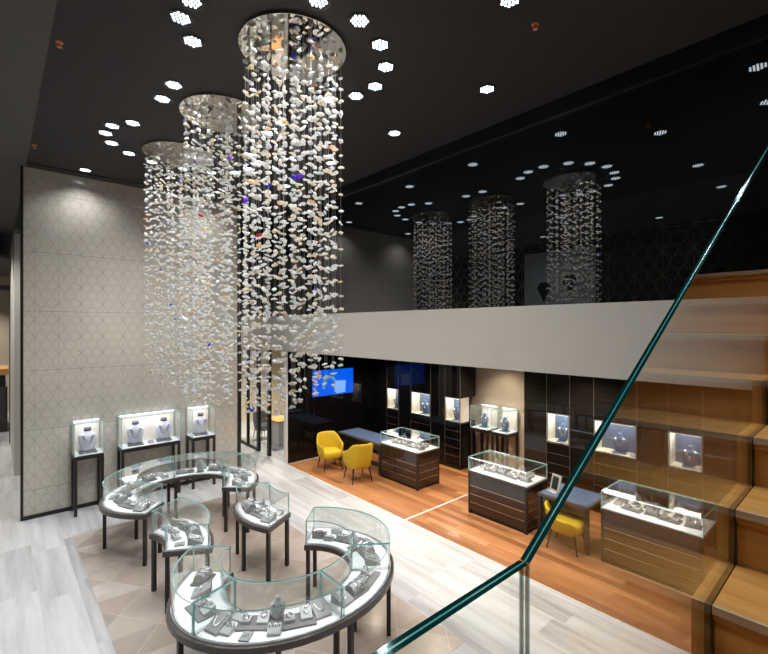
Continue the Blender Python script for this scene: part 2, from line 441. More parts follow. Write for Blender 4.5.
MB().box(-.35 - O.x, 1.25 - O.x, -1.2 - O.y, .9 - O.y, 0, 1.9).build('landing_base', 'espresso', st)
MB().prism([(0, 0)], 0, 0) if False else None
# glass guard: two laminated panels following landing and flight
def guard(poly, root, joint):
    """poly in (y,z); two sheets with a bright interlayer"""
    def sheet(x0, x1, name, mats, inner):
        n = len(poly); cy, cz = root.location.y, root.location.z
        vs = [(x0 - root.location.x, y - cy, z - cz) for y, z in poly] + [(x1 - root.location.x, y - cy, z - cz) for y, z in poly]
        fs = [tuple(range(n - 1, -1, -1)), tuple(range(n, 2 * n))] + [(i, (i + 1) % n, n + (i + 1) % n, n + i) for i in range(n)]
        return MB().add(vs, fs, [2 if inner == 0 else 0, 2 if inner == 1 else 0] + [3 if i == joint else 1 for i in range(n)]).build(name, mats, root)
    return sheet
gx0, gx1, gxm = -.3370, -.3220, -.3295
g1 = thing('glass_balustrade', 'level glass balustrade panel with dark teal edge at the stair landing', 'balustrade', (-.3295, .0, 2.05), group='balustrade panels')
P1 = [(-.9, 2.08), (.552, 2.08), (.552, 3.172), (-.9, 3.18)]
g2 = thing('glass_balustrade', 'sloping glass balustrade panel with dark teal edge beside the stair flight', 'balustrade', (-.3295, 1.5, 2.05), group='balustrade panels')
slope = (4.30 - 3.172) / (2.57 - .558)
bot = []
for i, (a, b, z) in enumerate(lev[:-1]):
    if b < .558: continue
    bot += [(max(a, .558) , z - .05), (b, z - .05)]
bot = [(.5548, 2.08), (.94, 2.08)]
for (a, b, z) in lev[1:-1]: bot += [(a + .021, z - .05), (b + .019, z - .05)]
ye = 3.40
P2 = bot + [(ye + .019, 3.172 + slope * (ye - .54)), (.5548, 3.172)]
for P, g, jt_ in ((P1, g1, 1), (P2, g2, len(P2) - 1)):
    sh_ = guard(P, g, jt_)
    sh_(gx0, gxm - .0012, 'pane', ['guard_glass', 'edge_dark', 'bonded_face', 'edge_clear'], 1)
    sh_(gxm + .0012, gx1, 'pane', ['guard_glass', 'edge_dark', 'bonded_face', 'edge_clear'], 0)
    n = len(P)
    il = MB()
    top = P[-2:]
    ty = sorted(top)
    (ya, za), (yb, zb_) = ty
    il.add([(xx, yy - g.location.y, zz - g.location.z) for xx in (-.0011, .0011) for (yy, zz) in ((ya, za - .004), (yb, zb_ - .004), (yb, zb_), (ya, za))],
           [(0, 1, 2, 3), (7, 6, 5, 4), (0, 4, 5, 1), (1, 5, 6, 2), (2, 6, 7, 3), (3, 7, 4, 0)])
    il.build('interlayer', 'edge_line', g)

# ------------------------------------------------------------------ glass showcases
def G(mb, name, root): return mb.build(name, ['glass', 'edge_teal'], root)
T = .012
def curved_case(name, label, cx, cy, R0, R1, a0, a1, joints, legs, zb=.70, zd=.765, zt=1.065, sx=1.):
    root = thing(name, label, 'showcase', (cx, cy, 0))
    a0, a1 = R(a0), R(a1); ext = .02; S = Matrix.Diagonal((sx, 1, 1, 1))
    MB().arc(R0 - .03, R1 + .045, a0 - ext, a1 + ext, zb, zd, 0).move(S).build('base_frame', 'rim_metal', root, .004)
    MB().arc(R0 - .005, R1 + .005, a0, a1, zd, zd + .012, 0).move(S).build('display_deck', 'deck_white', root)
    for rr, aa in legs:
        c = Matrix.Translation((sx * rr * math.cos(R(aa)), rr * math.sin(R(aa)), 0)) @ Matrix.Rotation(R(aa), 4, 'Z')
        BX(-.024, .024, -.024, .024, 0, zb).move(c).build('leg', 'leg_metal', root, .003)
    z0 = zd + .012; rs = [a0] + [R(j) for j in joints] + [a1]
    for i in range(len(rs) - 1):
        b0, b1 = rs[i] + (.008 if i else 0), rs[i + 1] - (.008 if i < len(rs) - 2 else 0)
        G(MB().arc(R1 - T, R1, b0, b1, z0, zt - T, 0, 'r', 1).move(S), 'front_pane', root)
        G(MB().arc(R0, R0 + T, b0, b1, z0, zt - T, 0, 'r', 1).move(S), 'rear_pane', root)
        G(MB().arc(R0, R1, b0, b1, zt - T, zt, 0, 'z', 1).move(S), 'top_pane', root)
        for bb, s in ((b0, 1), (b1, -1)):
            M = Matrix.Rotation(bb, 4, 'Z')
            G(MB().box(R0 + T, R1 - T, min(0, s * T), max(0, s * T), z0, zt - T, 0, 1, 1).move(S @ M), 'end_pane', root)
    return root
A = (-7.87, 2.43); D = (-4.33, 2.44); SXA = .83; RI, RO = .73, 1.2; B = (-6.08, 1.00); Cc = (-6.06, 3.78)
ri, ro = .63, 1.13
caseA = curved_case('curved_showcase', 'rear horseshoe glass showcase on black legs by the patterned wall', *A, RI, RO, 41, 319, [108, 180],
    [(RI + .03, 43), (RO - .02, 42), (RO - .02, 80), (RI + .03, 105), (RO - .02, 125), (RI + .03, 178), (RO - .02, 180), (RI + .03, 245), (RO - .02, 255), (RO - .02, 318), (RI + .03, 317)], sx=SXA)
caseD = curved_case('curved_showcase', 'front horseshoe glass showcase with long curved panes nearer the stairs', *D, RI, RO, -139, 139, [-72, 0, 48],
    [(RI + .03, -137), (RO - .02, -138), (RO - .02, -85), (RO - .02, -30), (RI + .03, -70), (RO - .02, 5), (RI + .03, 15), (RO - .02, 50), (RI + .03, 60), (RO - .02, 100), (RO - .02, 138), (RI + .03, 137)], sx=SXA)
caseB = curved_case('curved_showcase', 'short curved glass showcase on the side of the pale walkway', *B, ri, ro, 60, 120, [],
    [(ri + .02, 62), (ro - .02, 61.5), (ro - .02, 118.5), (ri + .02, 118)])
caseC = curved_case('curved_showcase', 'short curved glass showcase on the side of the wooden floor', *Cc, ri, ro, 241, 299, [],
    [(ri + .02, 243), (ro - .02, 242.5), (ro - .02, 297.5), (ri + .02, 297), (ro - .02, 270)])
ZD = .765 + .012

def glass_box(root, x0, x1, y0, y1, z0, z1, top=True):
    G(MB().box(x0, x1, y0, y0 + T, z0, z1 - T, 0, 1, 1), 'front_pane', root)
    G(MB().box(x0, x1, y1 - T, y1, z0, z1 - T, 0, 1, 1), 'rear_pane', root)
    for x in (x0, x1 - T): G(MB().box(x, x + T, y0 + T, y1 - T, z0, z1 - T, 0, 0, 1), 'end_pane', root)
    if top: G(MB().box(x0, x1, y0, y1, z1 - T, z1, 0, 2, 1), 'top_pane', root)

# wall cases: root at wall, local +X out of the wall
def pedestal_case(label, w, d, loc, rz, zb=1.10, zt=1.71, wide=False):
    """local: width along y centred, depth along +x from 0 to d; front faces +x"""
    root = thing('pedestal_showcase', label, 'showcase', loc, rz)
    h = w / 2
    BX(0, d, -h, h, zb - .07, zb).build('base_frame', 'leg_metal', root, .004)
    for x in (.025, d - .025):
        for y in (-h + .025, h - .025): BX(x - .025, x + .025, y - .025, y + .025, 0, zb - .07).build('leg', 'leg_metal', root, .003)
    BX(.01, d - .01, -h + .01, h - .01, zb, zb + .012).build('display_deck', 'deck_white', root)
    BX(.014, .022, -h + .02, h - .02, zb + .012, zt - .03).build('back_panel', 'cream_lining', root)
    z0 = zb + .012
    G(MB().box(d - T, d, -h, h, z0, zt - T, 0, 0, 1), 'front_pane', root)
    G(MB().box(0, T, -h, h, z0, zt - T, 0, 0, 1), 'rear_pane', root)
    for y in (-h, h - T): G(MB().box(T, d - T, y, y + T, z0, zt - T, 0, 1, 1), 'end_pane', root)
    G(MB().box(0, d, -h, h, zt - T, zt, 0, 2, 1), 'top_pane', root)
    BX(.03, .05, -h + .03, h - .03, zt - T - .012, zt - T).build('led_strip', 'case_led', root)
    return root
pw = -10.235
PD = .43
p1 = pedestal_case('small glass pedestal case with one bust, standing alone by the wall frame', .47, PD, (pw, 1.315, 0), 0)
p2 = pedestal_case('wide glass pedestal case holding two necklace busts against the patterned wall', 1.09, PD, (pw, 2.385, 0), 0)
p3 = pedestal_case('small glass pedestal case at the door end of the patterned wall', .5, PD, (pw, 3.42, 0), 0)
# two in the beige recess: front faces -Y  -> local +x to -Y
p4 = pedestal_case('glass pedestal case in the beige recess next to the black cabinets', .50, .46, (-6.39, 9.15, 0), -PI / 2, 1.05, 1.58)
p5 = pedestal_case('glass pedestal case in the beige recess next to the brown cabinets', .44, .46, (-5.82, 9.15, 0), -PI / 2, 1.05, 1.58)
CASE_LAMPS = [((pw + .22, 1.315, 1.68), .3, .4, 1.5), ((pw + .22, 2.385, 1.68), .3, .95, 3.2), ((pw + .22, 3.42, 1.68), .3, .4, 1.5), ((-6.39, 8.92, 1.54), .4, .3, 1.6), ((-5.82, 8.92, 1.54), .4, .3, 1.6)]

# ------------------------------------------------------------------ counters
def counter(label, x0, x1, y0, y1, zb=.80, zt=1.06):
    cx, cy = (x0 + x1) / 2, (y0 + y1) / 2
    root = thing('display_counter', label, 'counter', (cx, cy, .004), 0)
    w, d = (x1 - x0) / 2, (y1 - y0) / 2; zb -= .004; zt -= .004
    BX(-w + .03, w - .03, -d + .03, d - .03, 0, .06).build('plinth', 'black_trim', root)
    BX(-w + .012, w - .012, -d + .012, d - .012, .06, zb - .03).build('body', 'espresso', root)
    for sx in (-1, 1):
        for sy in (-1, 1):
            xa, ya = sx * (w - .022), sy * (d - .022); BX(xa - .022, xa + .022, ya - .022, ya + .022, .0, zb - .03).build('corner_post', 'leg_metal', root)
    BX(-w - .008, w + .008, -d - .008, d + .008, zb - .03, zb).build('base_frame', 'rim_metal', root, .004)
    zs = [.06, .215, .37, .525, zb - .03]
    for i in range(4):
        a, b = zs[i] + .004, zs[i + 1] - .004
        BX(-w + .046, w - .046, -d + .002, -d + .012, a, b).build('front_panel', 'espresso', root)
        BX(w - .012, w - .002, -d + .046, d - .046, a, b).build('side_panel', 'espresso', root)
        BX(-w + .002, -w + .012, -d + .046, d - .046, a, b).build('side_panel', 'espresso', root)
        if i:
            z_ = zs[i]
            lm = BX(-w + .046, w - .046, -d + .0005, -d + .012, z_ - .004, z_ + .004)
            lm.box(w - .012, w - .0005, -d + .046, d - .046, z_ - .004, z_ + .004).box(-w + .0005, -w + .012, -d + .046, d - .046, z_ - .004, z_ + .004)
            lm.build('metal_strip', 'metal_strip', root)
    BX(-w + .004, w - .004, -d + .004, d - .004, zb, zb + .012).build('display_deck', 'deck_white', root)
    glass_box(root, -w, w, -d, d, zb + .012, zt)
    BX(-w + .03, w - .03, -d + .02, -d + .035, zt - T - .012, zt - T).build('led_strip', 'case_led', root)
    return root
K1 = (-7.73, -6.53, 6.73, 7.43); K2 = (-5.15, -3.93, 6.68, 7.36); K3 = (-2.76, -1.49, 6.76, 7.48)
c1 = counter('dark wood glass counter beside the two yellow chairs', *K1)
c2 = counter('dark wood glass counter in front of the beige recess', *K2)
c3 = counter('dark wood glass counter between the blue desk and the stairs', *K3)

# desks
def desk(label, x0, x1, y0, y1, solid):
    cx, cy = (x0 + x1) / 2, (y0 + y1) / 2; w, d = (x1 - x0) / 2, (y1 - y0) / 2
    root = thing('consultation_desk', label, 'desk', (cx, cy, .004))
    BX(-w, w, -d, d, .69, .735).build('table_top', 'rim_metal', root, .004)
    BX(-w + .035, w - .035, -d + .035, d - .035, .735, .741).build('leather_inlay', 'blue_leather', root)
    for sx in (-1, 1):
        for sy in (-1, 1):
            xa, ya = sx * (w - .035), sy * (d - .035)
            BX(xa - .032, xa + .032, ya - .032, ya + .032, 0, .69).build('leg', 'leg_metal', root, .003)
    BX(-w + .07, w - .07, d - .05, d - .03, .2 if solid else .45, .69).build('modesty_panel', 'espresso', root)
    BX(-w + .067, w - .067, -d + .03, -d + .05, .57, .69).build('drawer_front', 'espresso', root)
    return root
d1 = desk('consulting desk with blue leather top between yellow chairs and black wall', -9.5, -7.78, 6.76, 7.46, True)
d2 = desk('consulting desk with blue leather top between two counters', -3.79, -2.95, 6.76, 7.5, False)
# mirror on desk 2
mr = thing('table_mirror', 'small tilted mirror in a pale frame on the blue desk', 'mirror', (-3.62, 6.98, .745), R(-20))
BX(-.09, .09, -.06, .06, 0, .012).build('foot', 'suede_light', mr, .003)
M = Matrix.Translation((0, .02, .012)) @ Matrix.Rotation(R(-14), 4, 'X')
BX(-.10, .10, -.012, .012, 0, .27).move(M).build('frame', 'suede_light', mr, .004)
BX(-.065, .065, -.016, -.012, .03, .24).move(M).build('mirror_face', 'tablet_black', mr)

# ------------------------------------------------------------------ chairs
def chair(label, loc, rz, group='yellow tub chairs at the desks', shell='yellow_velvet', leg='black_trim', h=.82, name='tub_chair', arm=.62, sc=1.):
    """faces local +x"""
    root = thing(name, label, 'chair', loc, rz, group)
    # shell: U-shaped wall whose height falls from the back towards the arm fronts
    rings = []; N = 25
    for i in range(N):
        u = -1 + 2 * i / (N - 1); a = PI + u * R(128)
        k = abs(u)
        top = h if k < .36 else h - (h - arm) * min(1, (k - .36) / .30) ** .8 if k < .66 else arm - .03 * (k - .66)
        if k > .93: top -= .05 * ((k - .93) / .07)
        ro_, th = 1., .045
        def P(r, z, lean=0.):
            x = math.cos(a) * r * .27; y = math.sin(a) * r * .29
            if math.cos(a) > 0: x = math.cos(a) * r * .36
            lo = lean * (-.06 if math.cos(a) < .2 else -.0)
            return (x + lo * -math.cos(a) , y + (.03 * lean * math.sin(a)), z)
        zb = .30
        hz = (top - .36) / (h - .36)
        rings.append([P(.86, zb), P(1.0, .37), P(1.02, (top + .37) / 2, .5 * hz), P(1.03, top - .015, hz), P(.97, top, hz), P(.87, top - .01, hz), P(.84, (top + .37) / 2, .5 * hz), P(.8, .38)])
    MB().loft(rings, 0).build('backrest', shell, root, subsurf=1)
    sr = []
    for z, s in ((.29, .80), (.33, .88), (.42, .88), (.455, .80), (.46, .6)):
        r_ = []
        for i in range(28):
            a = 2 * PI * i / 28; c, s_ = math.cos(a), math.sin(a)
            e = .62
            r_.append((math.copysign(abs(c) ** e, c) * (.30 if c > 0 else .27) * s + .01, math.copysign(abs(s_) ** e, s_) * .285 * s, z))
        sr.append(r_)
    MB().loft(sr, 0).build('seat', shell, root)
    for sx, sy in ((1, 1), (1, -1), (-1, 1), (-1, -1)):
        MB().tube((sx * .17, sy * .17, .32), (sx * .23, sy * .22, 0), .019, .010, 8).build('leg', leg, root)
    root.scale = (sc,) * 3
    return root
chair('yellow tub chair by the black wall, its open front turned toward the other chair', (-9.0, 6.18, .004), R(-14), sc=1.05)
chair('yellow tub chair beside the glass counter, showing its back', (-7.91, 6.20, .004), R(166), sc=1.1)
chair('yellow tub chair tucked half under the desk between counters', (-3.31, 6.80, .004), R(8), h=.66, arm=.52)
oc = chair('dark navy tub chair in the room behind the glass partition', (-12.85, 6.3, 0), R(10), None, 'navy_fabric', 'black_trim', name='office_chair')

# ------------------------------------------------------------------ cabinets with lit niches
def cabinet(label, x0, x1, mat, bz=1.17, tz=1.73):
    cx, w = (x0 + x1) / 2, (x1 - x0) / 2
    root = thing('display_cabinet', label, 'cabinet', (cx, BY, 0), 0)
    f = -.01
    BX(-w + .002, w - .002, f, .6, 0, .10).build('plinth', mat, root)
    BX(-w + .002, w - .002, f + .02, .6, .10, bz - .02).build('carcass', mat, root)
    n = 5; st_ = (bz - .03 - .11) / n
    for i in range(n):
        a = .11 + st_ * i
        dr = BX(-w + .006, w - .006, f, f + .02, a + .004, a + st_ - .005).build('drawer', mat, root)
        BX(-w + .006, w - .006, f - .002, f + .015, a + st_ - .005, a + st_ + .001).build('pull_strip', 'thin_line', dr)
    BX(-w + .002, w - .002, f, .6, tz + .02, 2.88).build('upper_door', mat, root)
    em = MB()
    for s in (-1, 1): em.box(s * (w - .003) - .003, s * (w - .003) + .003, f - .003, f + .01, .1, 2.88)
    em.build('edge_trim', 'thin_line', root)
    d = .34
    lm = MB().box(-w + .006, -w + .016, f + .02, d, bz, tz).box(w - .016, w - .006, f + .02, d, bz, tz)
    lm.box(-w + .006, w - .006, f + .02, d, bz - .02, bz).box(-w + .006, w - .006, f + .02, d, tz, tz + .02)
    lm.build('niche_lining', 'cream_lining', root)
    BX(-w + .016, w - .016, d - .01, d, bz, tz).build('niche_back', 'slate_lining', root)
    fm = MB().box(-w + .004, -w + .022, f - .012, f + .02, bz - .02, tz + .02).box(w - .022, w - .004, f - .012, f + .02, bz - .02, tz + .02)
    fm.box(-w + .022, w - .022, f - .012, f + .02, bz - .02, bz).box(-w + .022, w - .022, f - .012, f + .02, tz, tz + .02)
    fm.build('niche_frame', 'metal_strip', root)
    G(MB().box(-w + .022, w - .022, f + .004, f + .010, bz, tz, 0, 1, 1), 'niche_pane', root)
    BX(-w + .03, w - .03, f + .03, f + .05, tz - .012, tz).build('led_strip', 'warm_led', root)
    CASE_LAMPS.append(((cx, BY + .15, tz - .02), 2 * w - .1, .22, 3.2 if w < .3 else 4.6))
    return root
LL = ['black cabinet with a lit niche, closest to the blue screen', 'black cabinet with a wider lit niche, middle of the three black ones', 'black cabinet with a lit niche, beside the beige recess']
RL = ['brown black cabinet with a small lit niche, beside the beige recess', 'brown black cabinet with a wide lit niche crossed by the balustrade edge', 'brown black cabinet with a lit niche above the end counter']
for (a, b), l in zip(LU, LL): cabinet(l, a, b, 'black_lacquer')
for (a, b), l in zip(RU, RL): cabinet(l, a, b, 'brown_lacquer')

# wall screen
sc_ = thing('wall_screen', 'wall screen showing a blue picture on the glossy black side wall', 'screen', (SX, 7.0, 1.98))
BX(0, .03, -.69, .69, -.36, .36).build('housing', 'black_trim', sc_, .004)
pic = BX(.03, .033, -.68, .68, -.35, .35)
pic.build('display', 'screen_blue', sc_)
pb = MB().add([(.0345, .03, -.26), (.0345, .40, -.24), (.0345, .42, .02), (.0345, .05, .03)], [(0, 1, 2, 3)])
pb.add([(.0342, .12, -.33), (.0342, .42, -.30), (.0342, .40, -.24), (.0342, .03, -.26)], [(0, 1, 2, 3)])
pb.build('box_picture', 'screen_pale', sc_)
rb = MB(); N = 24
for i in range(N):
    a0, a1 = R(20 + 190 * i / N), R(20 + 190 * (i + 1) / N)
    q = [(.0347, -.13 + math.cos(a) * r, -.06 + math.sin(a) * r * 1.0) for a, r in ((a0, .17), (a0, .24), (a1, .24), (a1, .17))]
    rb.add(q, [(0, 1, 2, 3)])
rb.build('ring_picture', 'screen_green', sc_)

# ------------------------------------------------------------------ jewellery stands
def ellipse_rings(levels, n=18, dx=0.):
    return [[(math.cos(2 * PI * i / n) * a + (lv[3] if len(lv) > 3 else 0), math.sin(2 * PI * i / n) * b, z) for i in range(n)] for lv in levels for z, a, b in [lv[:3]]]
PROTO = {}
def reg(kind, name, parts): PROTO[kind] = (name, [(n, mb.mesh(n, mt), bev) for n, mb, mt, bev in parts])
def bracelet(r, z, rx=1., cx=0., cy=0., t=.006, tilt=0.):
    M = Matrix.Translation((cx, cy, z)) @ Matrix.Rotation(tilt, 4, 'Y')
    return MB().path([(math.cos(a) * r, math.sin(a) * r * rx, 0) for a in [2 * PI * k / 18 for k in range(18)]], t, 6, True).move(M)
def wedge(lx, wy, h0, h1):
    """slopes up away from the viewer (local +x is the front)"""
    a, b = lx / 2, wy / 2
    return MB().add([(-a, -b, 0), (a, -b, 0), (a, b, 0), (-a, b, 0), (-a, -b, h1), (a, -b, h0), (a, b, h0), (-a, b, h1)],
                    [(0, 3, 2, 1), (4, 5, 6, 7), (0, 1, 5, 4), (1, 2, 6, 5), (2, 3, 7, 6), (3, 0, 4, 7)])
# ramp with a necklace drawn in a U
nk = MB().path([(-.055 + .09 * (1 - abs(u) ** 2.2), u * .045, .078 - .058 * ((-.055 + .09 * (1 - abs(u) ** 2.2)) + .07) / .14 + .004) for u in [-1 + 2 * k / 14 for k in range(15)]], .0055, 5)
reg('ramp', 'necklace_ramp', [('stand', wedge(.15, .13, .018, .082), 'suede', .004), ('necklace', nk, 'silver', 0)])
# ring block: small wedge with two rings
rg = bracelet(.016, .044, 1, -.012, -.022, .004, R(60))
rg.v += []; r2 = bracelet(.016, .044, 1, -.012, .022, .004, R(60)); rg.add(r2.v, r2.f, 0, True)
reg('ring', 'ring_block', [('stand', wedge(.085, .10, .02, .052), 'suede_light', .003), ('ring', rg, 'silver', 0)])
# cushion: half cylinder on a slab with bracelets
cu = MB(); prof = [(-.055, 0)] + [(-.055 * math.cos(PI * k / 10), .028 + .05 * math.sin(PI * k / 10)) for k in range(11)] + [(.055, 0)]
cu.loft([[(x, y, z + .014) for x, z in prof] for y in (-.075, .075)], 0, False)
sl = BX(-.075, .075, -.095, .095, 0, .014)
bl = MB()
for yy in (-.03, .03):
    b_ = MB().path([(-.058 * math.cos(PI * k / 12), yy, .042 + .053 * math.sin(PI * k / 12)) for k in range(13)], .0065, 5); bl.add(b_.v, b_.f, 0, True)
reg('cushion', 'bracelet_cushion', [('base', sl, 'suede_dark', .002), ('cushion', cu, 'suede', .003), ('bracelet', bl, 'silver', 0)])
# tray with raised edge, jewellery set
tr = BX(-.085, .085, -.13, .13, 0, .016); tr2 = wedge(.10, .09, .016, .05).move(Matrix.Translation((-.02, .06, .016))); tr3 = BX(-.045, .03, -.11, -.03, .016, .045)
pd = MB().add(tr2.v, tr2.f); pd.add(tr3.v, tr3.f)
bb = bracelet(.028, .053, .8, -.01, -.07, .006); b2 = bracelet(.026, .062, .7, -.03, .06, .005, R(18)); bb.add(b2.v, b2.f, 0, True)
reg('tray', 'jewellery_tray', [('tray', tr, 'suede_dark', .003), ('pad', pd, 'suede_light', .003), ('bracelet', bb, 'silver', 0)])
# low flat card
cd = BX(-.05, .05, -.04, .04, 0, .012); er = bracelet(.010, .016, 1, 0, -.015, .003); e2 = bracelet(.010, .016, 1, 0, .015, .003); er.add(e2.v, e2.f, 0, True)
reg('card', 'earring_card', [('pad', cd, 'suede', .002), ('earring', er, 'silver', 0)])
# small bust used in counters and trays
def bust_parts(s, mat, base, neck=None):
    L = [(0.012, .052, .036), (.04, .060, .040), (.12, .078, .046), (.165, .083, .044), (.19, .066, .038), (.205, .036, .030), (.22, .030, .028), (.25, .030, .028)]
    # local: front +x, so the wide axis is y
    def ring(z, a, b, n=20): return [(math.cos(2 * PI * i / n) * b * s, math.sin(2 * PI * i / n) * a * s, z * s) for i in range(n)]
    body = MB().loft([ring(*l) for l in L])
    bs = BX(-.06 * s, .07 * s, -.075 * s, .075 * s, 0, .014 * s)
    nc = MB()
    for dz, dd in ((0, 0), (-.035, .0)):
        pts = []
        for k in range(17):
            u = -1 + k / 8; yy = u * (.045 if dz == 0 else .055); zz = (.195 - .075 * (1 - u * u) + dz * (1 - u * u)); 
            # body half depth at that height
            bd = .040 + .004 * min(1, max(0, (zz - .1) / .06)) if zz < .175 else .044 - .014 * min(1, (zz - .175) / .03)
            ad = .083 if zz < .18 else .07
            xx = bd * math.sqrt(max(.05, 1 - (yy / ad) ** 2)) + .003
            pts.append((xx * s, yy * s, zz * s))
        p_ = MB().path(pts, .0048 * s, 5); nc.add(p_.v, p_.f, 0, True)
    out = [('base', bs, base, .002), ('torso', body, mat, 0), ('necklace', nc, 'silver', 0)]
    if neck:
        cp = MB().loft([ring(*l) for l in ((.222, .0325, .0305), (.258, .0325, .0305))]); out.append(('neck_cap', cp, neck, 0))
    return out
reg('bust', 'necklace_bust', bust_parts(.72, 'suede_light', 'suede_dark'))
reg('bust_blue', 'necklace_bust', bust_parts(1.45, 'slate_bust', 'slate_bust'))
reg('bust_small_blue', 'necklace_bust', bust_parts(1.3, 'slate_bust', 'slate_bust'))
reg('bust_lilac', 'necklace_bust', bust_parts(1.85, 'lilac_bust', 'suede_dark', 'suede_dark'))
_first = {}
def place(kind, label, loc, rz, group, sc=1.):
    name, parts = PROTO[kind]
    cat = {'necklace_ramp': 'jewellery stand', 'ring_block': 'jewellery stand', 'bracelet_cushion': 'jewellery stand', 'jewellery_tray': 'jewellery tray', 'earring_card': 'jewellery stand', 'necklace_bust': 'bust'}[name]
    if kind not in _first:
        root = thing(name, label, cat, loc, rz, group)
        for n, me, bev in parts:
            o = bpy.data.objects.new(n, me); COL.objects.link(o); o.parent = root
            if bev:
                b = o.modifiers.new('Bevel', 'BEVEL'); b.width = bev; b.segments = 1
        _first[kind] = root
    else:
        root = copy_tree(_first[kind]); root.location = loc; root.rotation_euler = (0, 0, rz)
        tag(root, label, cat, group)
    root.scale = (sc, sc, sc)
    return root
WORD = {'ramp': 'sloped grey necklace ramp', 'ring': 'pale grey ring block', 'cushion': 'rounded grey bracelet cushion', 'tray': 'dark grey jewellery tray', 'card': 'flat grey earring pad', 'bust': 'pale grey necklace bust'}
HALF = {'ramp': .085, 'ring': .06, 'cushion': .105, 'tray': .14, 'card': .055, 'bust': .07}
ISC = 1.2
def fill_arc(c, a0, a1, seq, where, group, sx=SXA):
    """seq of (kind, radius or (kind, r), ...) laid from a0 to a1 in order; local +x points outwards"""
    n = 0
    tot = sum(max(HALF[k] * 2 * ISC / (r * (.5 + .5 * sx)) for k, r in col) for col in seq)
    span = R(abs(a1 - a0)); gap = (span - tot) / len(seq); s = 1 if a1 > a0 else -1
    a = R(a0)
    for col in seq:
        wdt = max(HALF[k] * 2 * ISC / (r * (.5 + .5 * sx)) for k, r in col)
        am = a + s * (gap / 2 + wdt / 2); a += s * (wdt + gap)
        for k, r in col:
            n += 1
            place(k, f'{WORD[k]}, {ORD[n]} {where}', (c[0] + sx * r * math.cos(am), c[1] + r * math.sin(am), ZD), math.atan2(math.sin(am) * sx, math.cos(am)) + R(random.uniform(-9, 9)), group, ISC)
di, do = .85, 1.08
def fill2(c, a0, a1, seq, where, group, start):
    global ORD
    keep = ORD; ORD = keep[start:]; fill_arc(c, a0, a1, seq, where, group); ORD = keep
W_ = 'along the front horseshoe case from its walkway tip'; G_ = 'jewellery in the front horseshoe case'
fill_arc(D, -137, -76, [[('cushion', .97)], [('ramp', .92)], [('tray', .96)]], W_, G_)
fill2(D, -69, -3, [[('ramp', 1.03), ('card', .83)], [('ring', 1.06), ('ring', .86)], [('tray', .92), ('card', 1.11)], [('bust', .87), ('ring', 1.08)], [('tray', .98)], [('ramp', .97)]], W_, G_, 3)
fill2(D, 3, 45, [[('ramp', .97)], [('cushion', .97)], [('tray', .97)]], W_, G_, 12)
fill2(D, 51, 137, [[('ramp', .98)], [('cushion', .95)], [('bust', .85), ('ring', 1.07)], [('tray', .96)], [('ring', 1.07), ('ring', .87)], [('ramp', .96)]], W_, G_, 15)
W_ = 'along the rear horseshoe case from its walkway tip'; G_ = 'jewellery in the rear horseshoe case'
fill_arc(A, 317, 184, [[('ramp', 1.05), ('card', .84)], [('tray', .96)], [('cushion', .96)], [('bust', .85), ('ring', 1.07)], [('ramp', .96)], [('tray', .96)], [('cushion', .96)], [('ring', 1.07), ('ring', .86)]], W_, G_)
fill2(A, 177, 111, [[('tray', .96)], [('bust', .86), ('ring', 1.07)], [('cushion', .96)], [('ramp', .96)]], W_, G_, 11)
fill2(A, 105, 43, [[('tray', .96)], [('ring', 1.07), ('ring', .86)], [('cushion', .96)], [('ramp', .95)]], W_, G_, 16)
di, do = .775, .985
fill_arc(B, 117, 63, [[('ramp', do - .02), ('ring', di)], [('ramp', do - .03), ('ring', di)], [('cushion', do - .03), ('ring', di - .03)], [('ramp', do - .02), ('card', di)]],
         'along the short walkway case from its wall end', 'jewellery in the short walkway case', 1.)
fill_arc(Cc, 244, 296, [[('ramp', do - .02), ('ring', di - .02)], [('cushion', do - .03), ('card', di - .02)], [('tray', do - .08)], [('ramp', do - .02), ('ring', di - .02)]],
         'along the short wood-side case from its wall end', 'jewellery in the short wood-side case', 1.)
def fill_counter(K, where, group):
    x0, x1, y0, y1 = K; L = x1 - x0; n = 0; z = .812
    for u, v, k in ((.10, .42, 'ring'), (.10, .68, 'ramp'), (.27, .36, 'tray'), (.25, .70, 'bust'), (.41, .72, 'cushion'), (.47, .40, 'cushion'), (.56, .73, 'card'), (.65, .36, 'tray'), (.68, .72, 'bust'), (.81, .68, 'ramp'), (.86, .38, 'cushion')):
        n += 1
        place(k, f'{WORD[k]}, {ORD[n]} in the counter {where}', (x0 + u * L, y0 + v * (y1 - y0), z), -PI / 2 + R(random.uniform(-8, 8)), group)
fill_counter(K1, 'by the yellow chairs', 'jewellery in the counter by the chairs')
fill_counter(K2, 'before the beige recess', 'jewellery in the counter before the recess')
fill_counter(K3, 'by the stairs', 'jewellery in the counter by the stairs')
# busts in niches and wall cases
for (a, b), l in zip(LU + RU, ['in the niche closest to the blue screen', 'in the middle niche of the black cabinets', 'in the black cabinet niche beside the recess', 'in the small brown cabinet niche beside the recess', 'in the wide niche crossed by the balustrade edge', 'in the niche above the end counter']):
    place('bust_blue', 'slate blue necklace bust ' + l, ((a + b) / 2 + .03, BY + .16, 1.171), -PI / 2 + R(14), 'busts in the cabinet niches')
for (a, b), l in zip(LU + RU, ['closest to the blue screen', 'in the middle of the black cabinets', 'of the black cabinet beside the recess', 'of the small brown cabinet beside the recess', 'crossed by the balustrade edge', 'above the end counter']):
    place('ring', 'ring block at the bust foot, niche ' + l, (b - .085, BY + .10, 1.171), -PI / 2, 'ring blocks in the niches')
ZP = 1.10 + .0125
place('bust_lilac', 'white lilac bust in the small case by the wall frame', (pw + .20, 1.315, ZP), 0, 'white busts in the wall cases')
